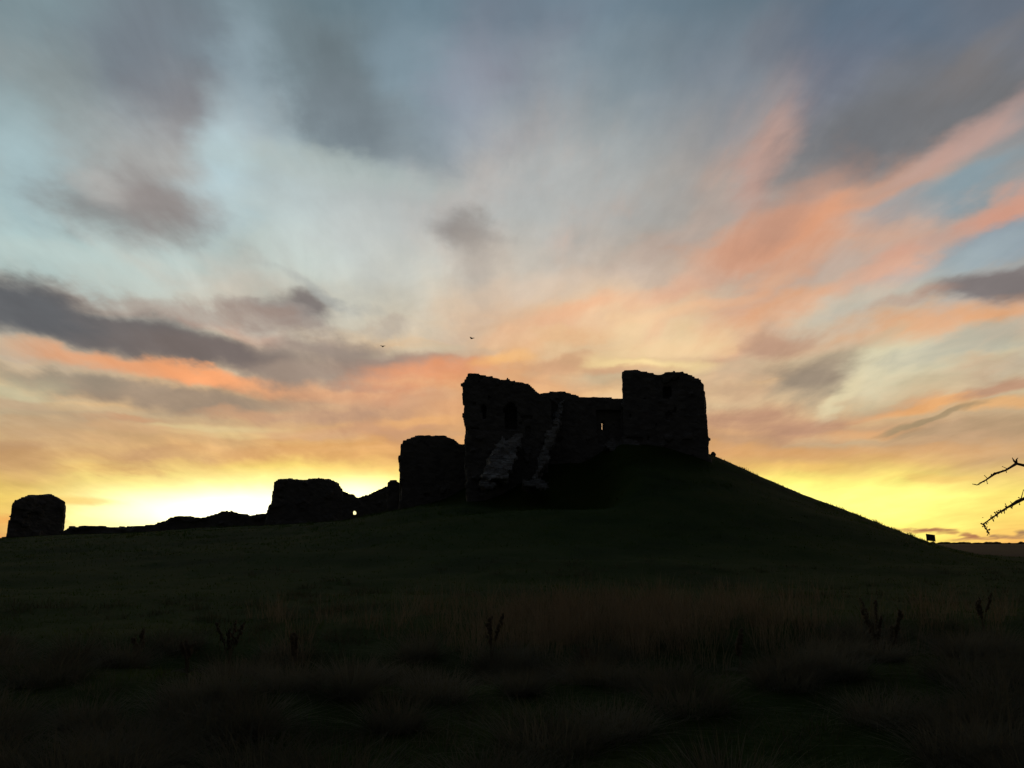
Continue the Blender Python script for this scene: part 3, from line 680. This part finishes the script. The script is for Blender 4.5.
# lower twig
bm = bmesh.new()
dn = px_path([(1110,470),(1070,480),(1040,491),(1024,498.6),(1017.4,501.5),(1012,505),(1007.6,507.4),(999.8,512.3),(992,518),(987,521.5),(983.4,524),(986,529),(988,531.5),(989.6,534.5)], 3.3, -.02)
tube(bm, [trunk[2]] + dn, [.026, .017, .012, .0066, .0054, .0062, .0044, .0034, .0030, .0025, .0023, .0025, .0018, .0015, .001], 7)
for c, e in (((1021,499),(1023.5,490)), ((1007,507.5),(1005.4,504)), ((992.5,517.5),(991,515.2)), ((1019,501),(1019.6,504.4)), ((985,526),(982.6,526.6)), ((987,530),(989.8,529.2)), ((1001,511.5),(998.5,510.6))):
    a, b = W(*c, 3.1), W(*e, 3.1); tube(bm, [a, b], [.0018, .001], 5); bud(bm, Vector(b), .0022)
bud(bm, Vector(dn[4]), .006); bud(bm, Vector(W(1019.5,500.8,3.1)), .005)
for c, r in (((1003,510.6),.0034), ((996.5,514.6),.003), ((989.5,519.6),.003), ((983.6,524),.0034), ((987.4,531),.0024), ((982.8,517.6),.0016), ((1012,505),.0036)): bud(bm, Vector(W(*c, 3.1)), r); spurs(bm, dn[3:], .0022, 6, .014)
tobj('branch', bm)
# the rest of the crown, all to the right of the frame
def grow(start, d, L, r, depth, bm):
    p = Vector(start); d = Vector(d).normalized(); pts = [p.copy()]; rad = [r]; n = 6
    for i in range(n):
        d = (d + Vector((random.uniform(-.35, .35), random.uniform(-.35, .35), random.uniform(-.2, .3)))).normalized()
        q = p + d * L / n
        if q.x < .66 * q.y + .22: d.x = abs(d.x) + .3; d.normalize(); q = p + d * L / n
        p = q; pts.append(p.copy()); rad.append(r * (1 - .8 * (i + 1) / n))
    if any(v.x < .66 * v.y + .12 for v in pts): return
    tube(bm, pts, rad, 6); spurs(bm, pts[1:], max(.0022, r * .2), 10, .03)
    if depth:
        for i in range(2, n + 1):
            s = random.choice((-1, 1))
            grow(pts[i], d + Vector((random.uniform(-.2, .9), s * random.uniform(.3, 1), random.uniform(-.3, .7))), L * random.uniform(.4, .62), rad[i] * .8 + .002, depth - 1, bm)
for k in range(9):
    bm = bmesh.new(); i = 2 + k % 5
    a = random.uniform(-1.4, 1.6)
    grow(trunk[i], (math.cos(a) * .9, math.sin(a), random.uniform(.1, .9)), random.uniform(1.0, 1.7), .026, 2, bm)
    if len(bm.verts): tobj('branch', bm)
    else: bm.free()

# ------------------------------------------------------------------ far woodland along the horizon
def far_wood():
    V = []; Fs = []; off = 0
    ico = bmesh.new(); bmesh.ops.create_icosphere(ico, subdivisions=2, radius=1)
    iv = np.array([v.co[:] for v in ico.verts]); fi = np.array([[v.index for v in f.verts] for f in ico.faces]); ico.free()
    for n in range(2600):
        a = random.uniform(-60, 70); d = random.uniform(1500, 2300)
        dens = .5 + .5 * mnoise.noise(Vector((a * .35, 2.2, 0)))
        if random.random() > .6 + dens: continue
        h = random.uniform(1.4, 3.6) * (.4 + 1.0 * dens); w = random.uniform(3, 7)
        x, y = d * math.sin(R(a)), d * math.cos(R(a)); z = land1(x, y)
        p = iv * (1 + .35 * vnoise(iv[:, 0] * 2 + n, iv[:, 1] * 2, iv[:, 2] * 2, 4))[:, None] * np.array([w, w, h * .6]) + np.array([x, y, z + h * .45])
        V.append(p); Fs.append(fi + off); off += len(iv)
    o = link_mesh('woodland', np.vstack(V), np.vstack(Fs), M_WOOD_FAR)
    tag(o, 'thin dark line of far woodland and hedges along the horizon', 'woodland', kind='stuff')
far_wood()

# ------------------------------------------------------------------ grass
def blades(base, height, width, az_, lean, bend):
    n = len(base); t = np.array([0, .4, .75, 1.0])
    ux, uy = np.cos(az_), np.sin(az_); px, py = -uy, ux
    V = np.zeros((n, 7, 3))
    for k, tt in enumerate(t):
        off = height * (lean * tt + bend * tt * tt); zz = height * tt * (1 - .25 * (lean + bend) * tt)
        cx, cy, cz = base[:, 0] + ux * off, base[:, 1] + uy * off, base[:, 2] + zz
        if k < 3:
            w = width * (1, .8, .5)[k] * .5
            V[:, 2 * k] = np.stack([cx - px * w, cy - py * w, cz], -1); V[:, 2 * k + 1] = np.stack([cx + px * w, cy + py * w, cz], -1)
        else: V[:, 6] = np.stack([cx, cy, cz], -1)
    T = np.array([(0,1,3),(0,3,2),(2,3,5),(2,5,4),(4,5,6)])
    Fq = (np.arange(n) * 7)[:, None, None] + T[None]
    return V.reshape(-1, 3), Fq.reshape(-1, 3)
def tufts(cx, cy, nb, spread, hmin, hmax, wid, lean=.35):
    """nb blades fanning out of every tuft centre"""
    n = len(cx); idx = np.repeat(np.arange(n), nb)
    N = len(idx); a = RNG.uniform(0, 2 * np.pi, N); r = np.sqrt(RNG.random(N)) * np.broadcast_to(spread, (n,))[idx]
    x = np.asarray(cx)[idx] + np.cos(a) * r; y = np.asarray(cy)[idx] + np.sin(a) * r
    z = land(x, y) - .02
    sc = RNG.uniform(.65, 1.15, n)[idx]
    h = (hmin + (hmax - hmin) * RNG.random(N) ** 1.4) * sc
    return blades(np.stack([x, y, z], -1), h, np.broadcast_to(wid, (n,))[idx] * RNG.uniform(.6, 1.3, N), a + RNG.normal(0, .7, N), np.abs(RNG.normal(0, lean, N)), RNG.uniform(0, .6, N))
def scatter(n, y0, y1, spread=.72, power=1.0):
    """points over the ground ahead, denser near the viewer"""
    y = y0 * (y1 / y0) ** (RNG.random(n) ** power); x = (RNG.random(n) * 2 - 1) * (y * spread + .6)
    return x, y
def merge(parts):
    V, Fs, o = [], [], 0
    for v, f in parts: V.append(v); Fs.append(f + o); o += len(v)
    return np.vstack(V), np.vstack(Fs)
# short turf
x, y = scatter(9000, 4.5, 60)
P1 = tufts(x, y, 9, .16 + .004 * y, .04, .14, .004 + .0005 * y, .5)
# turf on the mound and the bailey bank
x = RNG.uniform(-75, 60, 16000); y = RNG.uniform(45, 110, 16000)
keepd = (land(x, y) > .35); x, y = x[keepd], y[keepd]
P2 = tufts(x, y, 5, .35, .06, .2, .035, .4)
x = RNG.uniform(-30, 50, 2600); y = RNG.uniform(62, 108, 2600)
k = (land(x, y) > .6) & (vnoise(x * .3, y * .3, 0 * x, 61) > .1); x, y = x[k], y[k]
P3 = tufts(x, y, 9, .28, .15, .42, .04, .4)
o = link_mesh('grass', *merge([P1, P2, P3]), M_GRASS); tag(o, 'short green grass over the pasture and mound', 'grass', kind='stuff')
# rank tussocks of the foreground
x, y = scatter(420, 4.8, 17, power=.9)
k = vnoise(x * .45, y * .45, 0 * x, 31) > -.25; x, y = x[k], y[k]
P1 = tufts(x, y, 60, .2, .10, .34, .0065, .8)
x, y = scatter(105, 5.6, 15, power=.8)
k = vnoise(x * .35, y * .35, 0 * x, 36) > -.6; x, y = x[k], y[k]
P3 = tufts(x, y, 700, RNG.uniform(.16, .40, len(x)), .22, .54, .0075, .95)
x, y = scatter(700, 14, 40)
k = vnoise(x * .2, y * .3, 0 * x, 33) > .05; x, y = x[k], y[k]
P2 = tufts(x, y, 34, .28, .12, .36, .013, .8)
o = link_mesh('tussock_grass', *P3, M_TUSSOCK); tag(o, 'pale drooping tussocks of dead grass nearest the viewer', 'grass', kind='stuff')
o = link_mesh('rank_grass', *merge([P1, P2]), M_RANK); tag(o, 'coarse tussocky grass in the dark foreground', 'grass', kind='stuff')
# stand of tall dead stems in the middle distance
cx, cy = [], []
for n in range(420):
    yy = random.uniform(13.5, 21); px = random.gauss(610, 95) if random.random() < .8 else random.uniform(250, 1000)
    cx.append((px - 512) / 850 * yy); cy.append(yy)
P1 = tufts(np.array(cx), np.array(cy), 26, .24, .35, .95, .008, .22)
o = link_mesh('straw', *P1, M_STRAW); tag(o, 'stand of tall straw-coloured dead grass below the mound', 'dead grass', kind='stuff')

# ------------------------------------------------------------------ dead dock plants, each one on its own
def dock_parts(h, seed):
    rs = random.Random(seed); st = bmesh.new(); heads = []; lf = bmesh.new()
    for s in range(rs.choice((3, 4, 5))):
        a = rs.uniform(0, 6.28); le = rs.uniform(.05, .3); hh = h * rs.uniform(.65, 1.0)
        pts = [(math.cos(a) * le * t * t * hh + rs.uniform(-.01, .01), math.sin(a) * le * t * t * hh, hh * t) for t in (0, .3, .6, .85, 1)]
        tube(st, pts, [.008, .007, .006, .004, .002], 6)
        sh = bmesh.new(); heads.append(sh)
        for n in range(26):
            p = Vector(pts[2]).lerp(Vector(pts[4]), n / 25)
            p += Vector((rs.gauss(0, .012), rs.gauss(0, .012), rs.gauss(0, .006)))
            r = rs.uniform(.013, .022)
            bmesh.ops.create_icosphere(sh, subdivisions=1, radius=1, matrix=Matrix.Translation(p) @ Matrix.Diagonal((r, r, r * 1.5, 1)))
    for n in range(7):
        a = rs.uniform(0, 6.28); L = rs.uniform(.15, .3); w = .04
        c, s = math.cos(a), math.sin(a); prev = None
        for t, ww in ((0, .3), (.35, 1), (.7, .8), (1, .05)):
            z = .04 + L * (.7 * t - .8 * t * t)
            A = lf.verts.new((c * L * t - s * w * ww, s * L * t + c * w * ww, z)); B = lf.verts.new((c * L * t + s * w * ww, s * L * t - c * w * ww, z + .012))
            if prev: lf.faces.new((prev[0], prev[1], B, A))
            prev = (A, B)
    return st, heads, lf
DOCKS = [(236,652,13.5,.95,'tall dead dock plant standing alone left of the pasture middle'),
         (150,660,12.2,.7,'short dead dock plant among tussocks at the lower left'),
         (196,676,10.6,.55,'small dark dead dock near the lower left tussocks'),
         (300,668,11.4,.6,'low dead dock with two leaning stalks left of centre'),
         (492,655,13.0,.9,'dead dock plant at the left end of the straw-coloured grass'),
         (585,662,12.0,.75,'dead dock in front of the straw-coloured grass below the keep'),
         (868,650,13.4,1.05,'tallest dead dock, right of centre below the mound slope'),
         (884,655,12.9,.8,'shorter dead dock close beside the tallest one on the right'),
         (975,640,15.0,.8,'dead dock plant near the right edge of the pasture'),
         (735,672,11.0,.6,'small dead dock in the dark hollow right of centre')]
for n, (px, py, Y, h, lab) in enumerate(DOCKS):
    x = (px - 512) / 850 * Y; z = land1(x, Y)
    e = empty('dock_plant', (x, Y, z)); tag(e, lab, 'weed', 'dead dock plants in the pasture')
    st, sh, lf = dock_parts(h, n)
    bm_obj('stem', st, M_DOCK, e); [bm_obj('seed_head', b, M_DOCK, e) for b in sh]; bm_obj('leaf', lf, M_RANK, e)
